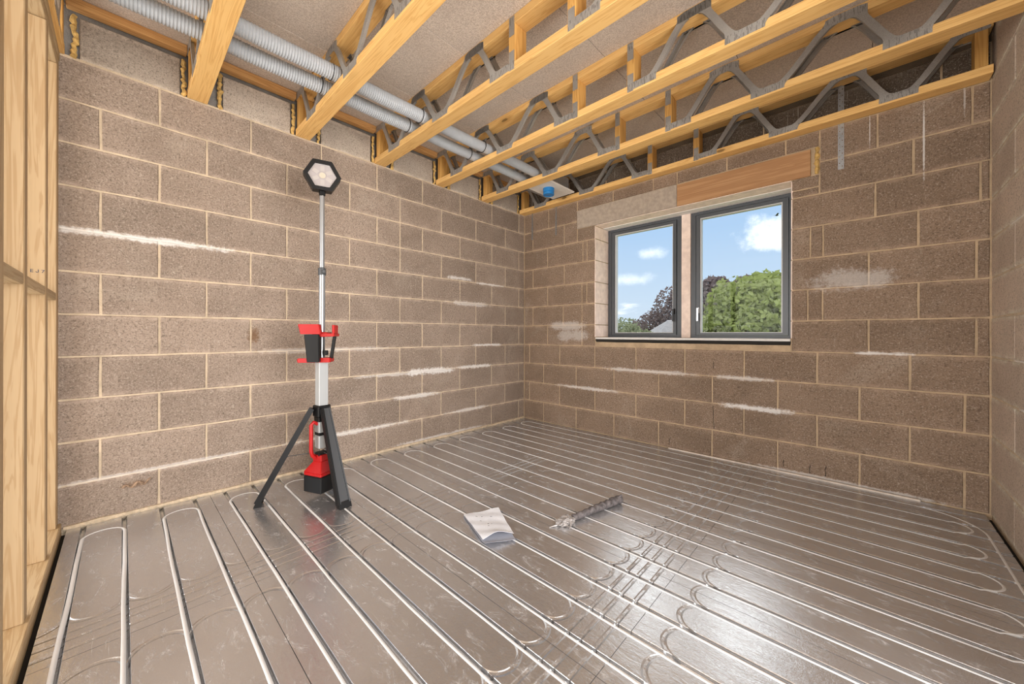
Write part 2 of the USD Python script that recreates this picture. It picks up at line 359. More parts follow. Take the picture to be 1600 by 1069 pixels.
# ================================================================== structure
W, L, H = 3.548, 3.72, 2.475
BZ = .225
def block_mesh(a0, a1, z0, z1, to3, proud=0.0):
    """One masonry block: face outline with uneven edges, a chamfer and a return into the joint."""
    j, c = .005, .0045
    a0, a1, z0, z1 = a0 + j, a1 - j, z0 + j, z1 - j
    na, nz = (4, 2) if a1 - a0 > .12 else (2, 2)
    ring = [(a0 + (a1 - a0) * i / na, z0) for i in range(na)] + [(a1, z0 + (z1 - z0) * i / nz) for i in range(nz)] + [(a1 - (a1 - a0) * i / na, z1) for i in range(na)] + [(a0, z1 - (z1 - z0) * i / nz) for i in range(nz)]
    ring = np.array(ring) + NR.uniform(-.0016, .0016, (len(ring), 2)); n = len(ring)
    ctr = ring.mean(0); inn = ctr + (ring - ctr) * (1 - 2 * c / np.array([max(a1 - a0, .03), max(z1 - z0, .03)]))
    d0 = proud + NR.uniform(-.0012, .0012)
    V = [to3(q[0], q[1], -.016) for q in ring] + [to3(q[0], q[1], d0 - .0035) for q in ring] + [to3(q[0], q[1], d0) for q in inn] + [to3(ctr[0], ctr[1], d0)]
    F = []
    for k in range(2):
        for i in range(n):
            a, b = k * n + i, k * n + (i + 1) % n; F += [(a, b, b + n), (a, b + n, a + n)]
    F += [(2 * n + i, 2 * n + (i + 1) % n, 3 * n) for i in range(n)]
    m = trimesh.Trimesh(np.array(V), F, process=False)
    # face outwards: the front fan's normal must point along +d
    want = np.array(to3(ctr[0], ctr[1], 1.0)) - np.array(to3(ctr[0], ctr[1], 0.0))
    if np.dot(np.cross(m.vertices[F[-1][1]] - m.vertices[F[-1][0]], m.vertices[F[-1][2]] - m.vertices[F[-1][0]]), want) < 0: m.invert()
    return m
def cuts(start, lo, hi, extra=()):
    c = [start + .45 * k for k in range(-12, 12)]
    c = sorted([q for q in c if lo + .03 < q < hi - .03] + [q for q in extra if lo + .02 < q < hi - .02])
    return [lo] + c + [hi]
def course(par, m, perps, z0, z1, to3):
    for a, b in zip(perps[:-1], perps[1:]): obj('block', block_mesh(a, b, z0, z1, to3), m, par)

# ---- left wall (the long block wall behind the work light)
wl = thing('wall_left', 'brown concrete block wall behind the work light', 'wall', kind='structure')
toA = lambda a, z, d: (d, a, z)
obj('mortar', box(-.11, -.0045, -L, 0.0, -.06, 2.475), 'mortar_left', wl)
for k in range(11):
    st = -.1001 - .45 * 20 if (k + 1) % 2 else -.3329 - .45 * 20
    ps = [st + .45 * i for i in range(22)]; ps = [q for q in ps if -L + .03 < q < -.03]
    if k == 8: ps = sorted(ps + [-1.683])
    course(wl, 'block_left', [-L] + ps + [0.0], k * BZ, (k + 1) * BZ, toA)
for a, b in ((-.0, -.0),): pass
obj('mortar_bed', box(-.02, -.0022, -L, 0, 2.467, 2.481), 'mortar_left', wl)
JY = [-3.128, -2.530, -1.925, -1.305, -.713, -.100]       # near edges of the six joists in view
JW, JD = .097, .304
ZT = H + JD
obj('mortar', box(-.11, -.035, -L, .0, 2.475, ZT), 'mortar_grey', wl)
def foam_bead(y, z0, z1, x=0.0, wd=.0105):
    n = 15; P = np.stack([x + .004 + NR.uniform(-.006, .006, n), y + NR.uniform(-.006, .006, n), np.linspace(z0, z1, n)], 1)
    m = tube(P, wd * (1 + NR.uniform(-.35, .45, n)), 7); return m
edges = [(-3.608, -3.128)] + [(JY[i] + JW, JY[i + 1]) for i in range(5)]
for i, (ya, yb) in enumerate(edges):
    y0 = ya + (.075 if i else .045); y1 = yb - .028
    obj('block', block_mesh(y0, y1, 2.475, 2.705, toA), 'block_top', wl)
    obj('foam_bead', foam_bead(y0 - .012, 2.48, 2.70, -.004), 'foam_yellow', wl)
    obj('foam_bead', foam_bead(y1 + .012, 2.48, 2.70, -.004, .0095), 'foam_yellow', wl)
obj('mortar_fillet', cat([tube([(.006, y, .004 + .004 * rnd.random()) for y in np.linspace(-3.61, -.01, 60)], [.012 + .004 * rnd.random() for _ in range(60)], 6)]), 'foam_strip', wl)

# ---- back wall with the window
wb = thing('wall_back', 'brown concrete block wall around the window', 'wall', kind='structure')
toB = lambda a, z, d: (a, -d, z)
WX0, WX1, WZ0, WZ1, WD = .990, 2.633, .955, 2.163, .267
for nm, b in (('mortar', (0, W, 0, 1.0)),):
    pass
obj('mortar', cat([box(-.11, WX0 - .0, .0045, .30, -.06, ZT), box(WX1, W + .11, .0045, .30, -.06, ZT), box(WX0, WX1, .0045, .30, -.06, WZ0), box(WX0, WX1, .0045, .30, WZ1 + .004, ZT)]), 'mortar_back', wb)
odd_l, even_l = (.359, .827), (.138, .590)
full_odd = [.3037 + .45 * k for k in range(-1, 8)]; full_even = [.0841 + .45 * k for k in range(-1, 8)]
full = lambda s: [0.0] + [q for q in s if .03 < q < W - .03] + [W]
for k, s in enumerate((full_odd, full_even, full_odd, full_even)): course(wb, 'block_back', full(s), k * BZ, (k + 1) * BZ, toB)
LZ0, LZ1 = 2.167, 2.358                                             # lintel
left = {4: [.359, .827], 5: [.138, .581, .826], 6: [.359, .825, .885], 7: [.137, .594], 8: [.358, .837, .889], 9: [.135, .593], 10: [.372]}
right = {4: [3.047, 3.496], 5: [2.73, 2.812, 3.269], 6: [3.047, 3.496], 7: [2.745, 2.815, 3.268], 8: [3.077, 3.510], 9: [2.795, 3.247], 10: [3.087, 3.480]}
for k in range(4, 11):
    z0, z1 = k * BZ, (k + 1) * BZ
    if k == 9:
        course(wb, 'block_back', [0.0] + [q for q in left[k]] + [.766], z0, z1, toB)
        course(wb, 'block_back', [.766, WX0], z0, LZ0, toB)
        course(wb, 'block_back', [WX1, 2.795], z0, z0 + .055, toB); course(wb, 'block_back', [WX1, 2.795], z0 + .055, LZ0, toB)
        course(wb, 'block_back', [2.795, 3.247, W], z0, z1, toB)
    elif k == 10:
        course(wb, 'block_back', [0.0, .372, .766], z0, z1, toB)
        course(wb, 'block_back', [.766, 1.19, 1.60, 1.815, 2.21, 2.60, 2.795], LZ1 + .004, z1, toB)
        course(wb, 'block_back', [2.795] + right[k] + [W], z0, z1, toB)
    else:
        course(wb, 'block_back', [0.0] + left[k] + [WX0], z0, z1, toB)
        course(wb, 'block_back', [WX1] + right[k] + [W], z0, z1, toB)
course(wb, 'block_wet', cuts(.21, 0.0, W), 2.475, 2.70, toB)
obj('wet_mortar', box(0, W, -.001, .02, 2.697, ZT), 'mortar_wet', wb)
obj('slip', cat([box(WX0, WX1, -.001, .03, .903, .945)]), 'mortar_back', wb)
obj('gap', box(WX0 + .01, WX1 - .002, .004, .04, .944, .975), 'gap_dark', wb)
tag(obj('lintel', box(.766, 1.8155, -.007, .10, LZ0, LZ1 + .004, .003), 'lintel_concrete', wb), 'grey concrete face of the lintel')
tag(obj('lintel_board', box(1.8175, 2.745, -.009, .10, LZ0 - .002, LZ1 - .004, .002), 'lintel_ply', wb), 'brown board face of the lintel')
obj('lintel_packer', box(2.747, 2.770, .012, .05, LZ0, LZ1), 'mortar_grey', wb)
obj('foam_bead', cat([tube(np.stack([2.781 + NR.uniform(-.004, .004, 14), -.002 + NR.uniform(-.006, .004, 14), np.linspace(LZ0 + .005, LZ1, 14)], 1), .013 * (1 + NR.uniform(-.3, .35, 14)), 7)]), 'foam_yellow', wb)
# reveals
zs = [.995, 1.125, 1.35, 1.575, 1.8, 2.025, 2.160]
for a, b in zip(zs[:-1], zs[1:]):
    obj('reveal_block', box(WX0 - .012, WX0 + .0012 * rnd.random(), .002, WD + .01, a + .002, b - .002, .003), 'pink_board', wb)
    obj('reveal_block', box(WX1 - .0012 * rnd.random(), WX1 + .012, .002, WD + .01, a + .002, b - .002, .003), 'pink_board', wb)
obj('reveal_soffit', box(WX0, WX1, .004, .155, 2.161, 2.166, .001), 'pink_board', wb)
obj('soffit_strip', box(WX0, WX1, .155, WD + .01, 2.1565, 2.166, .002), 'white_strip', wb)

# ---- right wall
wr_ = thing('wall_right', 'concrete block wall beside the camera, its colour lightened to stand for glare', 'wall', kind='structure')
toC = lambda a, z, d: (W - d, a, z)
obj('mortar', cat([box(W + .0045, W + .11, -1.80, .30, -.06, ZT), box(W + .0045, W + .11, -L - 3.3, -3.70, -.06, ZT), box(W + .0045, W + .11, -3.70, -1.80, 2.25, ZT)]), 'mortar_left', wr_)
for k in range(12):
    ps = [(-.225 if k % 2 else -.0) - .45 * i for i in range(1, 9)]; ps = [q for q in ps if q > -L + .03][::-1]
    ps = ps if k > 9 else [q for q in ps if q > -1.77]
    course(wr_, 'block_right_glare', [-L if k > 9 else -1.80] + ps + [0.0], k * BZ, (k + 1) * BZ if k < 11 else ZT, toC)

# ---- stud partition
wf = thing('wall_front', 'open pale timber stud partition at the room edge', 'wall', kind='structure')
YF, YBk = -3.629, -3.718
studs = [(0.0, .075), (.385, .450), (.897, .956), (1.272, 1.335)]
for a, b in studs: obj('stud', box(a, b, YBk, YF, .038, 2.385, .003), 'stud_wood', wf)
mk = meshkit.text_mesh('E J 7', .0125, .0006, bold=True); mk.apply_transform(frame((.4500, -3.672, 1.285), (0, 1, 0), (0, 0, 1), (1, 0, 0)))
tag(obj('stamped_mark', mk, 'ink', wf), 'dark letters stamped on the stud', kind='stuff')
obj('sole_plate', box(0.0, 1.335, YBk, YF + .012, -.03, .038, .003), 'plate_wood', wf)
obj('head_plate', box(0.0, W, YBk, YF, 2.386, 2.429, .003), 'plate_wood', wf)
obj('head_plate', box(0.0, W, YBk, YF + .004, 2.4305, 2.474, .003), 'plate_wood', wf)
for a, b in zip([.076, .451, .957], [.384, .896, 1.271]): obj('nogging', box(a, b, YBk, YF - .001, 1.190, 1.228, .003), 'plate_wood', wf)
obj('stud', box(W - .062, W - .006, YBk, YF, -.03, 2.385, .003), 'stud_wood', wf)

# ---- ceiling deck
ce = thing('ceiling', 'underside of the chipboard floor deck above the joists', 'ceiling', kind='structure')
xs = [-.02, .6, 1.2, 1.83, 2.44, 3.06, W + .02]
for a, b in zip(xs[:-1], xs[1:]):
    for ya, yb in ((-L - 3.3, -2.48), (-2.48, .02)): obj('deck_board', box(a + .0012, b - .0012, ya + .0012, yb - .0012, ZT + .0005, ZT + .022, .002), 'deck', ce)
obj('upper_floor', box(-.3, W + .3, -7.3, .35, ZT + .03, ZT + .10), 'lintel_concrete', ce)

# ---- floor
fl = thing('floor', 'foil-faced underfloor heating boards, brownish and scuffed', 'floor', kind='structure')
obj('screed', box(-.10, W + .10, -3.66, .02, -.12, -.030), 'gap_dark', fl)
rows = [ROW0 + PITCH * k for k in range(24)]
ycuts = [-3.600] + [ROW0 + PITCH * (k - .5) for k in (4, 8, 12, 16, 20)] + [-.018]
xcuts = [.014, 1.205, 2.44, W - .020]
def groove_profile(y0, y1):
    pts = [(y0, 0.0)]; r = .0098
    for rw in rows:
        if y0 + .015 < rw < y1 - .015:
            pts += [(rw - r - .0012, 0.0), (rw - r, -.0015)]
            pts += [(rw + r * math.cos(t), -.006 + r * math.sin(t)) for t in np.linspace(math.pi, 2 * math.pi, 7)]
            pts += [(rw + r, -.0015), (rw + r + .0012, 0.0)]
    pts += [(y1, 0.0)]
    return sg.Polygon(pts + [(y1, -.03), (y0, -.03)])
for ya, yb in zip(ycuts[:-1], ycuts[1:]):
    pr = groove_profile(ya + .0010, yb - .0010)
    for xa, xb in zip(xcuts[:-1], xcuts[1:]):
        obj('floor_panel', extrude(pr, xb - xa - .0020, frame((xa + .001, 0, 0), (0, 1, 0), (0, 0, 1), (1, 0, 0))), 'foil', fl)
obj('edge_strip', box(1.75, 3.28, -.022, -.006, -.02, .008, .004), 'edge_white', fl)
obj('adjoining_floor', cat([box(-.3, W + .3, -7.3, -3.66, -.12, -.015), box(W + .10, 5.7, -4.4, -1.0, -.12, -.015)]), 'screed', fl)

# ================================================================== heating pipe (one run)
def arc(cx, cy, r, a0, a1, n=12): return [(cx + r * math.cos(t), cy + r * math.sin(t)) for t in np.linspace(a0, a1, n)]
P2 = [(1.95, -4.6), (1.95, -3.70), (1.92, -3.60), (1.80, ROW0)]
def straight(xa, xb, y, seed):
    n = 16; q = np.linspace(xa, xb, n + 1)
    return [(u, y - .005 * (u - .2) + .0022 * math.sin(3.1 * u + seed) + .0012 * math.sin(9.7 * u + 2 * seed)) for u in q]
XL, XR = .222, 3.362
for k in range(24):
    y = rows[k]
    if k % 2 == 0:
        P2 += straight(XR if k else 1.6, XL, y, k)
        P2 += arc(XL, y + PITCH / 2, PITCH / 2, -math.pi / 2, -3 * math.pi / 2)[1:-1]
    else:
        P2 += straight(XL, XR if k < 23 else 3.24, y, k)
        if k < 23: P2 += arc(XR, y + PITCH / 2, PITCH / 2, -math.pi / 2, math.pi / 2)[1:-1]
P2 += arc(3.245, rows[23] - .255, .240, math.pi / 2 - .05, 0.0, 12)
P2 += [(3.485, q) for q in np.linspace(-.55, -4.6, 24)]
P3 = np.array([(a, b, -.0062 + (.011 if b < -3.62 else 0)) for a, b in P2])
pipe = tag(obj('heating_pipe', tube(P3, .0082, 10), 'pipe_white', smooth=60), 'long white heating pipe looping back and forth across the foil floor', 'pipe')

# ================================================================== window
w1 = thing('window_1', 'grey framed twin casement window in the block wall', 'window', kind='structure')
def ring_poly(x0, x1, z0, z1, l, r, b, t): return sg.box(x0, z0, x1, z1).difference(sg.box(x0 + l, z0 + b, x1 - r, z1 - t))
def ring(x0, x1, z0, z1, l, r, b, t, y0, y1): return extrude(ring_poly(x0, x1, z0, z1, l, r, b, t), y1 - y0, frame((0, y1, 0), (1, 0, 0), (0, 0, 1), (0, -1, 0)))
for (x0, x1, gx0, gx1, hx, hm) in ((.993, 1.765, 1.078, 1.682, 1.700, 'handle_black'), (1.851, 2.633, 1.934, 2.543, 1.918, 'handle_silver')):
    z0, z1, gz0, gz1 = .993, 2.163, 1.043, 2.092
    obj('frame', cat([ring(x0, x1, z0, z1, .040, .040, .022, .034, WD, WD + .07), ring(x0 + .038, x1 - .038, z0 + .020, z1 - .032, .006, .006, .005, .006, WD + .008, WD + .06)]), 'frame_grey', w1)
    s = obj('sash', cat([ring(x0 + .046, x1 - .046, z0 + .026, z1 - .040, gx0 - x0 - .052, x1 - gx1 - .052, gz0 - z0 - .030, z1 - gz1 - .046, WD - .006, WD + .06)]), 'frame_grey', w1)
    obj('gasket', ring(gx0 - .007, gx1 + .007, gz0 - .005, gz1 + .007, .011, .011, .008, .010, WD + .006, WD + .05), 'gasket', s)
    obj('pane', box(gx0 - .003, gx1 + .003, WD + .030, WD + .034, gz0 - .003, gz1 + .003), 'glass', s)
    hz = 1.245
    obj('handle', cat([box(hx - .009, hx + .009, WD - .018, WD - .005, hz - .025, hz + .030, .004), box(hx - .007, hx + .007, WD - .042, WD - .016, hz + .006, hz + .022, .004), hull([(hx + sx * .007, WD - .040 + sy * .006, z) for sx in (-1, 1) for sy in (-1, 1) for z in (hz + .022, hz - .095)])]), hm, w1)
obj('mullion_post', box(1.767, 1.849, WD - .012, WD + .09, .994, 2.160, .003), 'pink_board', w1)
obj('sill_board', box(WX0 + .001, WX1 - .001, -.004, WD + .02, .974, .9935, .004), 'sill_white', w1)
obj('trim_strip', cat([box(WX0, WX1, WD + .07, WD + .1, .955, .995), box(WX0, WX1, WD + .07, WD + .1, 2.155, 2.18)]), 'gap_dark', w1)

# ================================================================== joists
def smooth_path(P, r=.065, n=7):
    out = [P[0]]
    for a, b, c in zip(P[:-2], P[1:-1], P[2:]):
        a, b, c = map(np.array, (a, b, c)); u = (a - b) / np.linalg.norm(a - b); v = (c - b) / np.linalg.norm(c - b)
        q0, q1 = b + u * r, b + v * r
        out += [tuple((1 - t) ** 2 * q0 + 2 * t * (1 - t) * b + t * t * q1) for t in np.linspace(0, 1, n)]
    return out + [P[-1]]
ZB1, ZT0 = .047, JD - .047                                          # inner faces of the chords
def wave(pts):
    out = []
    for (x0, z0), (x1, z1) in zip(pts[:-1], pts[1:]):
        for t in np.linspace(0, 1, 15)[:-1]:
            q = min(max((t - .13) / .74, 0), 1); q = q * q * (3 - 2 * q) * .6 + q * .4; out.append((x0 + (x1 - x0) * t, z0 + (z1 - z0) * q))
    return out + [pts[-1]]
def web_mesh(pts, side):
    raw = pts; pts = wave(pts)
    ln = sg.LineString(smooth_path(pts, .018, 3)).buffer(.0165, cap_style='flat')
    plates = []
    for (x, z) in raw:
        zb = (.012, .054) if z < .15 else (JD - .054, JD - .006)
        plates.append(affinity.translate(sg.Polygon([(-.085, zb[0]), (.085, zb[0]), (.085, zb[1] - .008), (.05, zb[1]), (-.05, zb[1]), (-.085, zb[1] - .008)]), x, 0))
    sh = shapely.union_all([ln] + plates).buffer(.035).buffer(-.035)
    sh = sh.intersection(sg.box(.01, 0.005, 3.53, JD - .004)).simplify(.0012)
    leg = sg.LineString(smooth_path(pts, .018, 3)).buffer(.0165, cap_style='flat').intersection(sg.box(.01, ZB1 + .001, 3.53, ZT0 - .001)).simplify(.0012)
    rim = leg.difference(leg.buffer(-.0022))
    if side < 0: ms = [extrude(sh, .0018, frame((0, 0, 0), (1, 0, 0), (0, 0, 1), (0, -1, 0))), extrude(rim, .014, frame((0, .0145, 0), (1, 0, 0), (0, 0, 1), (0, -1, 0)))]
    else: ms = [extrude(sh, .0018, frame((0, JW + .0018, 0), (1, 0, 0), (0, 0, 1), (0, -1, 0))), extrude(rim, .014, frame((0, JW, 0), (1, 0, 0), (0, 0, 1), (0, -1, 0)))]
    return cat(ms)
def plate_mesh(x, side):
    y = -.0016 if side < 0 else JW + .0016
    return [box(x - .019, x + .019, min(y, y + .0016 * -side), max(y, y + .0016 * -side), a, b) for a, b in ((.006, .11), (JD - .11, JD - .006))]
GJ = 'metal web floor joists overhead'
def build_joist(label, loc):
    t = thing('floor_joist', label, 'joist', loc, group=GJ)
    obj('bottom_chord', box(.004, W - .008, 0, JW, 0, .047, .002), 'joist_wood', t)
    obj('top_chord', box(.004, W - .008, 0, JW, JD - .047, JD, .002), 'joist_wood', t)
    for x in (.058, 1.612, 2.005, W - .05): obj('post', box(x - .024, x + .024, 0.001, JW - .001, .0475, JD - .0475, .002), 'post_wood', t)
    lo, hi = .030, JD - .030
    V = [[(.10, hi), (.325, lo), (.675, hi)], [(.675, hi), (.94, lo), (1.295, hi)], [(1.295, hi), (1.52, lo)], [(2.075, lo), (2.362, hi)], [(2.362, hi), (2.595, lo), (2.95, hi)], [(2.95, hi), (3.175, lo), (3.47, hi)]]
    for s in (-1, 1):
        for v in V: obj('metal_web', web_mesh(v, s), 'web_metal', t)
        for x in (1.612, 2.005):
            for q in plate_mesh(x, s): obj('nail_plate', q, 'web_metal', t)
    return t
ordinal = ['first', 'second', 'third', 'fourth', 'fifth', 'sixth']
jl = ['metal web timber joist overhead, nearest to the stud partition', 'metal web timber joist directly above and before the work light head', 'third metal web joist in from the stud partition, ribbed ducts end at it',
      'metal web joist where the smooth white ducts pass, third from the window wall', 'metal web joist beside the blue capped vent board', 'metal web joist tight against the window wall']
J0 = build_joist(jl[0], (0, JY[0], H))
for i in range(1, 6): dup(J0, 'floor_joist', (0, JY[i], H), jl[i], GJ)
dup(J0, 'floor_joist', (0, -3.706, H), 'metal web joist resting on top of the stud partition', GJ)
bl = ['above the partition end of the block wall', 'between the first and second joists', 'between the second and third joists', 'between the third and fourth joists', 'between the fourth and fifth joists', 'between the fifth and sixth joists']
for i, (ya, yb) in enumerate(edges):
    tag(obj('timber_noggin', box(-.02, .036, ya + .003, yb - .003, ZT - .047, ZT - .001, .002), 'block_wood'), 'orange timber noggin along the wall top ' + bl[i], 'noggin', 'timber noggins between the joists')

# ================================================================== ducts
def ribbed(yA, yB, x, z, r):
    n = int((yA - yB) / -.0045); ys = np.linspace(yA, yB, n)
    s = np.sin(np.arange(n) * math.pi / 1.5); rr = r + .0026 * s
    sag = lambda y: -.0025 * math.sin((y + 3.1) * 5.2) ** 2
    return tube([(x + .004 * math.sin(2.1 * y + x * 9), y, z + sag(y)) for y in ys], rr, 18)
for x, lab in ((.742, 'pale ribbed ventilation duct, the one further from the block wall'), (.568, 'pale ribbed ventilation duct, the one closer to the block wall')):
    t = thing('ventilation_duct', lab, 'duct', group='twin ventilation ducts through the joists')
    z = H + .047 + .0465
    obj('ribbed_hose', ribbed(-3.70, -1.93, x, z, .0425), 'duct_white', t, 50)
    ys = np.linspace(-1.945, -.590, 40)
    obj('smooth_sleeve', tube([(x + .003 * math.sin(5 * y), y, z - .002 * math.sin(7 * y) ** 2) for y in ys], .0405, 20), 'duct_white', t, 50)
    for y in (-2.555, -1.95, -1.36):
        a = np.linspace(0, 2 * math.pi, 25)
        obj('cable_tie', tube([(x + .0455 * math.cos(q), y, z + .0455 * math.sin(q)) for q in a], .0028, 6), 'tie_black', t)
# vent plenum board and blue cap
t = thing('vent_outlet', 'white board with a blue capped round spigot below the ceiling', 'vent')
obj('board', box(.575, .855, JY[4] + JW + .004, -.187, H + .014, H + .028, .002), 'board_white', t)
obj('plenum_box', box(.515, .80, -.585, -.21, H + .029, H + .17, .004), 'galv', t)
cxy = (.722, -.448)
obj('spigot', lathe([(.057, H + .014), (.057, H + .000), (.052, H - .004)], 28, (*cxy, 0)), 'cap_blue', t, 40)
obj('cap', lathe([(0, H - .048), (.034, H - .050), (.046, H - .048), (.050, H - .052), (.055, H - .050), (.056, H - .034), (.050, H - .030), (.050, H - .024), (.056, H - .020), (.056, H - .002), (.051, H + .0)], 32, (*cxy, 0)), 'cap_blue', t, 40)

# ================================================================== restraint straps
def strap(x, z0, label, w=.032, y=-.0035):
    t = thing('restraint_strap', label, 'strap', group='steel straps hanging on the window wall')
    poly = sg.box(-w / 2, z0, w / 2, 2.74)
    zz = z0 + .02; k = 0; holes = []
    while zz < 2.73:
        holes.append(sg.Point((-.007 if k % 2 else .007) * w / .032, zz).buffer(.0036, 4)); zz += .022; k += 1
    m = extrude(poly.difference(shapely.union_all(holes)), .0016, frame((x, y + .0016, 0), (1, 0, 0), (0, 0, 1), (0, -1, 0)))
    obj('steel_strip', m, 'galv', t)
strap(2.908, 2.163, 'perforated steel strap hanging to the right of the lintel, the widest')
strap(.128, 2.160, 'narrow steel strap hanging in the corner by the long wall', .020)
strap(.482, 2.155, 'narrow steel strap hanging between the corner and the lintel', .020)

# ================================================================== tripod work light
wlx, wly = .517, -2.525
vx = np.array([.944, -.330, 0]); rx = np.array([.330, .944, 0])       # towards / across the aisle
WLT = thing('work_light', 'red and black cordless tripod work light with hexagonal head on a mast', 'work light', (wlx, wly, 0))
def rot(v, deg): 
    a = math.radians(deg); return np.array([v[0] * math.cos(a) - v[1] * math.sin(a), v[0] * math.sin(a) + v[1] * math.cos(a), 0])
def sqbox(hw, hd, z0, z1, n, c=.004, hw2=None, hd2=None, off=(0, 0, 0)):
    """box of half width hw across and half depth hd along the horizontal normal n, tapering to hw2/hd2 at z1."""
    hw2 = hw if hw2 is None else hw2; hd2 = hd if hd2 is None else hd2
    s = np.array([-n[1], n[0], 0]); P = []
    for z, w, d in ((z0, hw, hd), (z1, hw2, hd2)):
        zi = z + (c if z == z0 else -c) if z1 - z0 > 2.5 * c else z
        for a in (-1, 1):
            for b in (-1, 1):
                P += [s * a * (w - c) + n * b * d + [0, 0, zi], s * a * w + n * b * (d - c) + [0, 0, zi], s * a * (w - c) + n * b * (d - c) + [0, 0, z]]
    return hull(np.array(P) + np.array(off))
n25 = rot(vx, 25)
obj('mast', sqbox(.029, .029, .30, .865, n25, .004), 'mast_white', WLT)
m2 = obj('mast', tube([(0, 0, .84), (0, 0, 1.43)], .0185, 20), 'alu', WLT, 50)
obj('mast', tube([(0, 0, 1.40), (0, 0, 1.95)], .0145, 20), 'alu', WLT, 50)
obj('collar', cat([lathe([(.0, 1.398), (.023, 1.398), (.023, 1.44), (.015, 1.446)], 20), box(.018, .040, -.010, .010, 1.405, 1.43, .004)]), 'dark_grey_plastic', WLT)
for z in (.392, .262): obj('band', sqbox(.0305, .0305, z - .011, z + .011, n25, .003), 'black_plastic', WLT)
# hexagonal head, a vertical face turned along the block wall
t_h = math.radians(17); hn = np.array([math.cos(t_h), -math.sin(t_h), 0]); hs = np.array([math.sin(t_h), math.cos(t_h), 0])
def hexa(R, r=.006, k=6): return sg.Polygon([(R * math.cos(math.pi / 3 * i), R * math.sin(math.pi / 3 * i)) for i in range(k)]).buffer(-r).buffer(r, 3)
HC = np.array([0, 0, 2.022]) + hn * .012
hT = lambda d: frame(HC + hn * d, hs, (0, 0, 1), hn)
hb = obj('head', cat([extrude(hexa(.108).difference(hexa(.082, .004)), .030, hT(-.002)), extrude(hexa(.108), .030, hT(-.032)), extrude(hexa(.085), .018, hT(-.050))]), 'black_plastic', WLT)
obj('lens', extrude(hexa(.0835, .004), .004, hT(.014)), 'lens', hb)
for i in range(6):
    a = math.pi / 3 * i + math.pi / 6
    q = affinity.rotate(sg.box(.026, -.012, .062, .012).buffer(-.003).buffer(.003), math.degrees(a), origin=(0, 0)); obj('led_module', extrude(q, .004, hT(.0165)), 'led_facet', hb)
obj('led_core', extrude(sg.Point(0, 0).buffer(.018, 6), .0045, hT(.017)), 'led', hb)
obj('neck', cat([box(-.016, .016, -.016, .016, 1.90, 1.96, .005)]), 'black_plastic', WLT)
# bracket half way up
nb = rot(vx, -18); sb = np.array([-nb[1], nb[0], 0])
def bx(a0, a1, b0, b1, z0, z1, c=.004, a0t=None, a1t=None):
    a0t = a0 if a0t is None else a0t; a1t = a1 if a1t is None else a1t
    P = [sb * a + nb * b + [0, 0, z] for z, (p0, p1) in ((z0, (a0, a1)), (z1, (a0t, a1t))) for a in (p0 + c, p1 - c) for b in (b0, b1)] + \
        [sb * a + nb * b + [0, 0, z] for z, (p0, p1) in ((z0 + c, (a0, a1)), (z1 - c, (a0t, a1t))) for a in (p0, p1) for b in (b0 + c, b1 - c)]
    return hull(P)
obj('bracket', cat([bx(-.098, .020, .050, .088, 1.022, 1.083, .005, -.110, .012), bx(-.03, .092, -.05, .06, 1.008, 1.027, .004), bx(.074, .092, -.02, .05, 1.024, 1.080, .004), bx(-.045, .045, -.05, .05, 1.005, 1.035, .004)]), 'red_plastic', WLT)
obj('bracket_panel', bx(-.062, .010, .035, .080, .848, 1.020, .005, -.078, .008), 'black_plastic', WLT)
obj('bracket_strut', cat([hull([sb * (u + a) + nb * b + [0, 0, z] for z, u in ((1.008, .080), (.868, .060)) for a in (-.008, .008) for b in (.0, .022)]), tube([sb * .022 + nb * .04 + [0, 0, 1.01], sb * .026 + nb * .04 + [0, 0, .88]], .004, 6), bx(.022, .046, .02, .045, .890, .920, .004)]), 'black_plastic', WLT)
obj('bracket_bar', cat([bx(-.128, -.01, .02, .062, .845, .872, .010), bx(-.02, .066, -.03, .052, .845, .874, .006)]), 'red_plastic', WLT)
# hub and legs
obj('hub', cat([sqbox(.040, .040, .50, .572, n25, .006), sqbox(.034, .034, .47, .50, n25, .004)]), 'black_plastic', WLT)
feet = [(.785 - wlx + .012, -2.500 - wly + .004), (.405 - wlx, -2.843 - wly), (-.235, .165)]
for (fx, fy), sg_ in zip(feet, (-1, 1, -1)):
    r = math.hypot(fx, fy); u = np.array([fx / r, fy / r, 0]); s = np.array([-u[1], u[0], 0])
    top = u * .056 + [0, 0, .556]; bot = u * r + [0, 0, .004]
    ax = (bot - top) / np.linalg.norm(bot - top); nn = np.cross(s, ax)
    prof = lambda o, w, d: [o + s * a * w + nn * b * d for a in (-1, 1) for b in (-1, 1)]
    lg = obj('leg', cat([hull(prof(top, .020, .006) + prof(bot + [0, 0, .02], .031, .006))] + [hull([q + k * s * .018 for q in prof(top, .004, .013)] + [q + k * s * .029 for q in prof(bot + [0, 0, .02], .004, .013)]) for k in (-1, 1)]), 'dark_grey_plastic', WLT)
    obj('leg_rail', hull([q + sg_ * s * .026 for q in prof(top, .0065, .015)] + [q + sg_ * s * .037 for q in prof(bot + [0, 0, .02], .0065, .017)]), 'black_plastic', lg)  # black strip added on one side, standing in for the leg's shaded side
    obj('foot', hull(prof(bot + ax * -.03, .036, .017) + [u * r + s * a * .037 + u * b * .019 + [0, 0, .0005] for a in (-1, 1) for b in (-1, 1)]), 'black_plastic', lg)
    mid = top + (bot - top) * .52
    obj('brace', tube([np.array([0, 0, .275]) + u * .03, mid], .0022, 6), 'dark_grey_plastic', WLT)
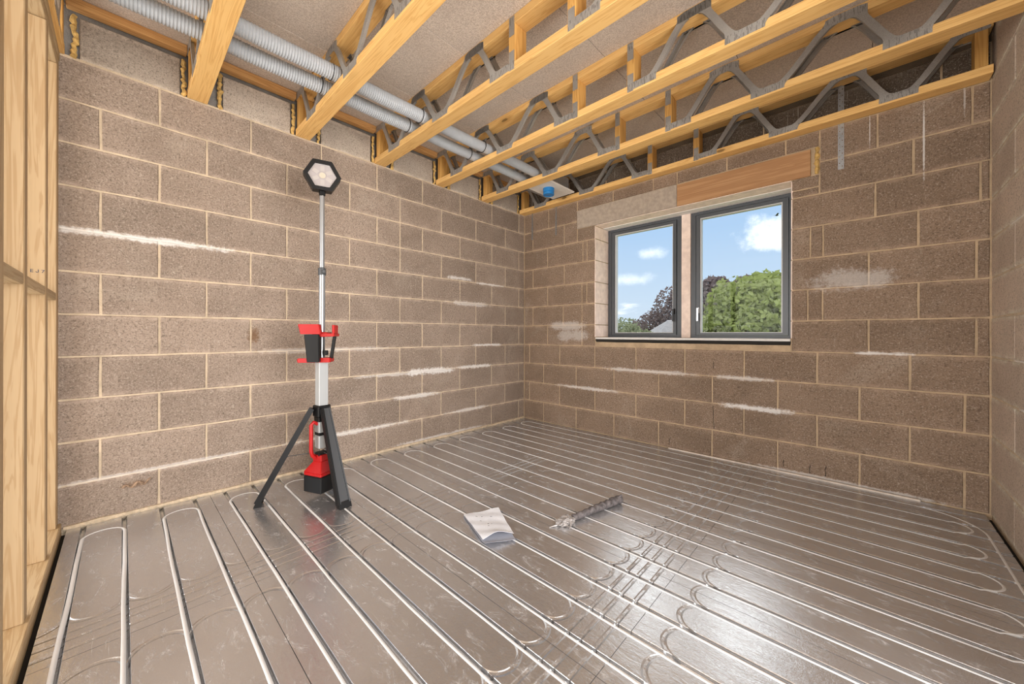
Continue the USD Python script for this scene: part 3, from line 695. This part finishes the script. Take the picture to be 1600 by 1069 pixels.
# battery head below the mast
n45 = rot(vx, 42)
obj('base_housing', cat([sqbox(.072, .072, .138, .162, n45, .006), sqbox(.072, .072, .158, .222, n45, .005, .036, .036), sqbox(.036, .036, .22, .262, n45, .004)]), 'red_plastic', WLT)
obj('battery', sqbox(.073, .073, .036, .140, n45, .007), 'black_plastic', WLT)
hd = rot(vx, -62)
sh = [hd * .026 + [0, 0, .455], hd * .052 + [0, 0, .470], hd * .066 + [0, 0, .455], hd * .066 + [0, 0, .36], hd * .066 + [0, 0, .29], hd * .058 + [0, 0, .262], hd * .030 + [0, 0, .235]]
obj('handle', tube(sh, .0115, 10), 'red_plastic', WLT, 50)

# ================================================================== loose things on the floor
def grid(fn, nu, nv, th):
    U, Vv = np.meshgrid(np.linspace(0, 1, nu), np.linspace(0, 1, nv), indexing='ij')
    T = np.array([fn(a, b) for a, b in zip(U.ravel(), Vv.ravel())]); n = nu * nv
    B = T - np.array([0, 0, th]); i, j = np.meshgrid(np.arange(nu - 1), np.arange(nv - 1), indexing='ij'); a = (i * nv + j).ravel()
    q = np.stack([a, a + nv, a + nv + 1, a + 1], 1); f = np.vstack([q[:, [0, 1, 2]], q[:, [0, 2, 3]]])
    F = [f, f[:, ::-1] + n]
    rim = list(range(nv)) + [k * nv + nv - 1 for k in range(1, nu)] + [(nu - 1) * nv + k for k in range(nv - 2, -1, -1)] + [k * nv for k in range(nu - 2, 0, -1)]
    rim = np.array(rim); nx = np.roll(rim, -1)
    F += [np.stack([rim, nx, nx + n], 1), np.stack([rim, nx + n, rim + n], 1)]
    m = trimesh.Trimesh(np.vstack([T, B]), np.vstack(F), process=False); trimesh.repair.fix_normals(m); return m
pc = [np.array(q) for q in ((1.392, -2.080), (1.475, -1.885), (1.775, -2.060), (1.700, -2.195))]   # far left, far right, near right, near left
def on(u, v): 
    a = pc[0] * (1 - v) + pc[1] * v; b = pc[3] * (1 - v) + pc[2] * v; return a * (1 - u) + b * u
t = thing('folded_paper', 'white folded paper leaflet lying creased on the foil floor', 'paper')
def top_leaf(u, v):
    x, y = on(u * .90, v); lift = .010 + .010 * u + .022 * u ** 4 * math.sin(math.pi * min(max(v * .95 + .02, 0), 1)) + .0022 * math.sin(9 * v + 4 * u) + .0015 * math.sin(17 * u - 5 * v)
    return (x, y, lift)
def low_leaf(u, v):
    x, y = on(u, v); return (x, y, .0045 + .012 * max(0, (u - .86) / .14) ** 2 * (1 - .6 * v) + .001 * math.sin(8 * v))
obj('upper_sheet', grid(top_leaf, 22, 14, .0012), 'paper', t, 40)
obj('lower_sheet', grid(low_leaf, 22, 14, .0012), 'paper_shaded', t, 40)
marks = []
for (u, v, l) in ((.55, .42, .035), (.58, .52, .02), (.62, .40, .03), (.18, .25, .05), (.22, .4, .03), (.35, .3, .04), (.3, .62, .05)):
    a, b = np.array(top_leaf(u, v)), np.array(top_leaf(u + l * .4, v + l)); marks.append(tube([a + [0, 0, .0006], (a + b) / 2 + [0, 0, .0008], b + [0, 0, .0006]], .0012, 4))
tag(obj('pencil_mark', cat(marks), 'ink', t), kind='stuff')
t = thing('foil_roll', 'dark grey dusty rolled tube lying on the floor beyond the paper', 'roll')
a, b = np.array([1.868, -1.700, .0]), np.array([1.952, -1.318, .0]); n = 40
S = np.linspace(0, 1, n)
rr = .0165 + .008 * S + .0022 * np.sin(S * 55) * NR.uniform(.3, 1, n) + NR.uniform(-.001, .001, n)
obj('tube', tube([a * (1 - s) + b * s + [0, 0, r + .0012] for s, r in zip(S, rr)], rr, 16), 'tube_grey', t, 50)
obj('torn_flap', tube([b + [.004, -.03, .046], b + [.01, -.005, .052], b + [.006, .008, .040]], [.004, .006, .003], 6), 'tube_grey', t)
t = thing('crumpled_scrap', 'crumpled torn pale scrap at the end of the dark roll', 'scrap')
sc = trimesh.creation.icosphere(4, 1.0); v = sc.vertices.copy(); q = meshkit.fbm(v * 2.6 + 3, 5, 3)[:, None]; v = v * (.35 + 1.1 * q)
v = v * [.062, .040, .026]; th = math.radians(72); v = np.stack([v[:, 0] * math.cos(th) - v[:, 1] * math.sin(th), v[:, 0] * math.sin(th) + v[:, 1] * math.cos(th), v[:, 2]], 1)
v[:, 2] = np.maximum(v[:, 2], -.010); sc.vertices = v + [1.852, -1.748, .0115]
obj('crumple', sc, 'scrap', t)
obj('strand', cat([tube([(1.845, -1.775, .012), (1.835, -1.81, .006), (1.818, -1.845, .003)], [.007, .005, .002], 6), tube([(1.87, -1.73, .02), (1.895, -1.76, .01), (1.905, -1.785, .003)], [.008, .006, .002], 6)]), 'scrap', t)

# hairline cracks low on the window wall, a smear of mortar on the long wall
def crack(x0, z0, x1, z1, seed):
    r = random.Random(seed); n = 8
    obj('crack', tube([(x0 + (x1 - x0) * t + r.uniform(-.003, .003), -.0012, z0 + (z1 - z0) * t) for t in np.linspace(0, 1, n)], [.0012 + .0010 * r.random() for _ in range(n)], 4), 'gap_dark', wb)
for i, q in enumerate(((2.59, .09, 2.59, .04), (2.745, .095, 2.742, .03), (2.83, .10, 2.83, .03), (2.115, .80, 2.115, .74), (2.113, .43, 2.118, .24), (1.27, .06, 1.263, .03), (1.76, .10, 1.752, .03))): crack(*q, i)
n_ = 14; lump = tube(np.stack([np.full(n_, .004), np.linspace(-3.40, -3.285, n_), .155 + .012 * np.sin(np.arange(n_) * 1.1) + .015 * np.linspace(0, 1, n_)], 1), .006 + NR.uniform(-.002, .004, n_), 7)
obj('mortar_smear', lump, 'mortar_smear', wl)
# handwriting on the long wall (illegible pencil notes on two blocks)
sm = []
def scribble(y0, z0, wdt, ht, seed):
    r = random.Random(seed); P = []; n = 12
    for i in range(n): P.append((.0012, y0 + wdt * i / n, z0 + ht * (r.random() - .5)))
    return tube(P, .0012, 4)
for (y0, z0, wd, ht, sd_) in ((-.865, 1.735, .08, .02, 1), (-.77, 1.70, .13, .016, 2), (-.74, 1.672, .09, .016, 3), (-1.10, 1.535, .13, .02, 4), (-1.11, 1.50, .10, .02, 5), (-1.09, 1.465, .10, .018, 6), (-1.06, 1.43, .16, .012, 7)):
    sm.append(scribble(y0, z0, wd, ht, sd_))
obj('pencil_note', cat(sm), 'pencil', wl)

# ================================================================== outside
def at(X, Y, depth): return CAM + depth * (fw + X * rt0 + Y * up0)
GZ = -2.9
lawn = tag(obj('lawn', box(-60, 60, .6, 90, GZ - .2, GZ), 'grass'), kind='structure')
tag(obj('yard', box(-60, 60, -40, .6, GZ - .2, GZ - .01), 'concrete_ground'), kind='structure')
def leaves(center, radii, n, size, seed, squash=.75, lump=.35):
    r = np.random.default_rng(seed); d = r.normal(size=(n, 3)); d /= np.linalg.norm(d, axis=1, keepdims=True)
    lum = .72 + lump * 1.6 * (meshkit.fbm(d * 2.4 + seed, 3, seed) - .35)
    rad = lum * (1 - .42 * r.random(n) ** 2.2)
    c = np.array(center) + d * rad[:, None] * np.array(radii)
    nrm = d * .8 + r.normal(size=(n, 3)) * .7; nrm /= np.linalg.norm(nrm, axis=1, keepdims=True)
    a = np.cross(nrm, r.normal(size=(n, 3))); a /= np.linalg.norm(a, axis=1, keepdims=True); b = np.cross(nrm, a)
    s = size * r.uniform(.6, 1.3, n)[:, None]
    tip, base_, l, rr_ = c + a * s, c - a * s, c + b * s * .55, c - b * s * .55
    V = np.stack([base_, l, tip, rr_], 1).reshape(-1, 3); k = np.arange(n)[:, None] * 4
    return trimesh.Trimesh(V, np.vstack([k + [0, 1, 2], k + [0, 2, 3]]), process=False)
def tree(name, label, base, crowns, leaf, mat_, trunk_r, n):
    t = thing(name, label, 'tree', base); top = max(c[0][2] for c in crowns)
    tag(obj('crown', cat([leaves(c, r, n, leaf, 7 + i) for i, (c, r) in enumerate(crowns)]), mat_, t), kind='stuff')
    br = [tube([(0, 0, 0), (.05, .03, top * .5), (0, 0, top)], [trunk_r, trunk_r * .75, trunk_r * .3], 8)]
    for (c, r) in crowns: br.append(tube([(0, 0, top * .3), (c[0] * .5, c[1] * .5, c[2] * .7), tuple(c)], [trunk_r * .55, trunk_r * .35, trunk_r * .12], 6))
    obj('trunk', cat(br), 'bark', t)
b_ = at(.655, 0, 13.0); b_[2] = GZ
tree('bushy_tree', 'large bright green bushy tree outside, filling the lower window view', b_, [((0, 0, 4.0), (2.3, 2.3, 2.3)), ((-1.2, -.6, 2.9), (1.5, 1.5, 1.9)), ((1.4, .6, 3.7), (1.8, 1.8, 2.3)), ((.3, .2, 5.0), (1.8, 1.7, 1.3)), ((-.2, -.2, 1.9), (2.2, 2.0, 1.8))], .105, 'leaf_green', .22, 7000)
b_ = at(.445, 0, 30.0); b_[2] = GZ
tree('copper_tree', 'dark copper-leaved tree outside, behind the grey roof', b_, [((.2, 0, 5.4), (2.8, 2.8, 2.8)), ((-1.9, .5, 4.1), (2.3, 2.3, 2.2)), ((1.0, 0, 6.7), (1.9, 1.9, 1.8)), ((1.6, .4, 3.6), (2.4, 2.2, 2.4)), ((-2.8, .2, 3.2), (1.6, 1.6, 1.5))], .13, 'leaf_copper', .3, 2600)
b_ = at(.315, 0, 44.0); b_[2] = GZ
tree('low_tree', 'low olive-green tree outside at the far left of the window', b_, [((0, 0, 3.8), (3.2, 3.0, 2.4)), ((-2.6, 0, 3.1), (2.6, 2.6, 2.0)), ((2.2, -.5, 3.2), (2.6, 2.4, 1.8))], .16, 'leaf_mid', .25, 2200)
b_ = at(.560, 0, 17.0); b_[2] = GZ + .12
tree('dark_tree', 'dull dark tree outside, its top rising behind the bright green one', b_, [((0, 0, 5.35), (1.2, 1.2, 1.3)), ((-.8, .2, 5.2), (1.0, 1.0, 1.2)), ((1.3, .4, 5.5), (1.3, 1.3, 1.2)), ((.2, 0, 4.0), (1.8, 1.6, 1.5))], .12, 'leaf_copper', .28, 2600)
b_ = at(.318, 0, 14.0); b_[2] = GZ
tree('garden_tree', 'small grey-green garden tree outside, low before the grey roof', b_, [((0, 0, 3.5), (1.1, 1.1, 1.0)), ((-.5, .2, 2.6), (1.2, 1.1, 1.2)), ((.7, -.2, 2.9), (.9, .9, .95)), ((.3, 0, 1.6), (1.3, 1.2, 1.0))], .07, 'leaf_mid', .12, 3000)
# neighbour's house with a hipped slate roof just below eye level
hc = at(.470, 0, 21.0)
t = thing('house', 'low neighbouring house outside with a pale grey hipped roof', 'house', (hc[0], hc[1], GZ), rz=43.5)
obj('wall', box(-2.6, 2.6, -2.2, 2.2, 0, 3.1), 'render_wall', t)
obj('roof', hull([(-2.9, -2.5, 3.1), (2.9, -2.5, 3.1), (2.9, 2.5, 3.1), (-2.9, 2.5, 3.1), (-1.0, 0, 4.75), (1.0, 0, 4.75), (-2.9, -2.5, 3.0), (2.9, 2.5, 3.0), (2.9, -2.5, 3.0), (-2.9, 2.5, 3.0)]), 'roof_slate', t)
for xx_ in (-1.3, 1.2): 
    f = obj('window', box(xx_ - .5, xx_ + .5, -2.24, -2.19, 1.1, 2.3, .01), 'white_strip', t); obj('pane', box(xx_ - .43, xx_ + .43, -2.25, -2.235, 1.17, 2.23), 'frame_grey', f)
bp = at((1213 - 800) / F_PX, (522.2 - 336) / F_PX, 26.0)
bd = [hull([(-.16, 0, 0), (.17, 0, .01), (0, .04, .03), (0, -.04, .03), (0, 0, -.04)]), hull([(-.07, 0, .01), (.08, 0, .01), (-.12, .30, .09), (-.02, .28, .08), (0, .02, .03)]), hull([(-.07, 0, .01), (.08, 0, .01), (-.12, -.30, .09), (-.02, -.28, .08), (0, -.02, .03)])]
bm = cat(bd); bm.apply_transform(trimesh.transformations.rotation_matrix(.7, [0, 0, 1])); bm.apply_translation(bp)
tag(obj('bird', bm, 'handle_black'), 'small dark bird in flight beside the white cloud', 'bird')
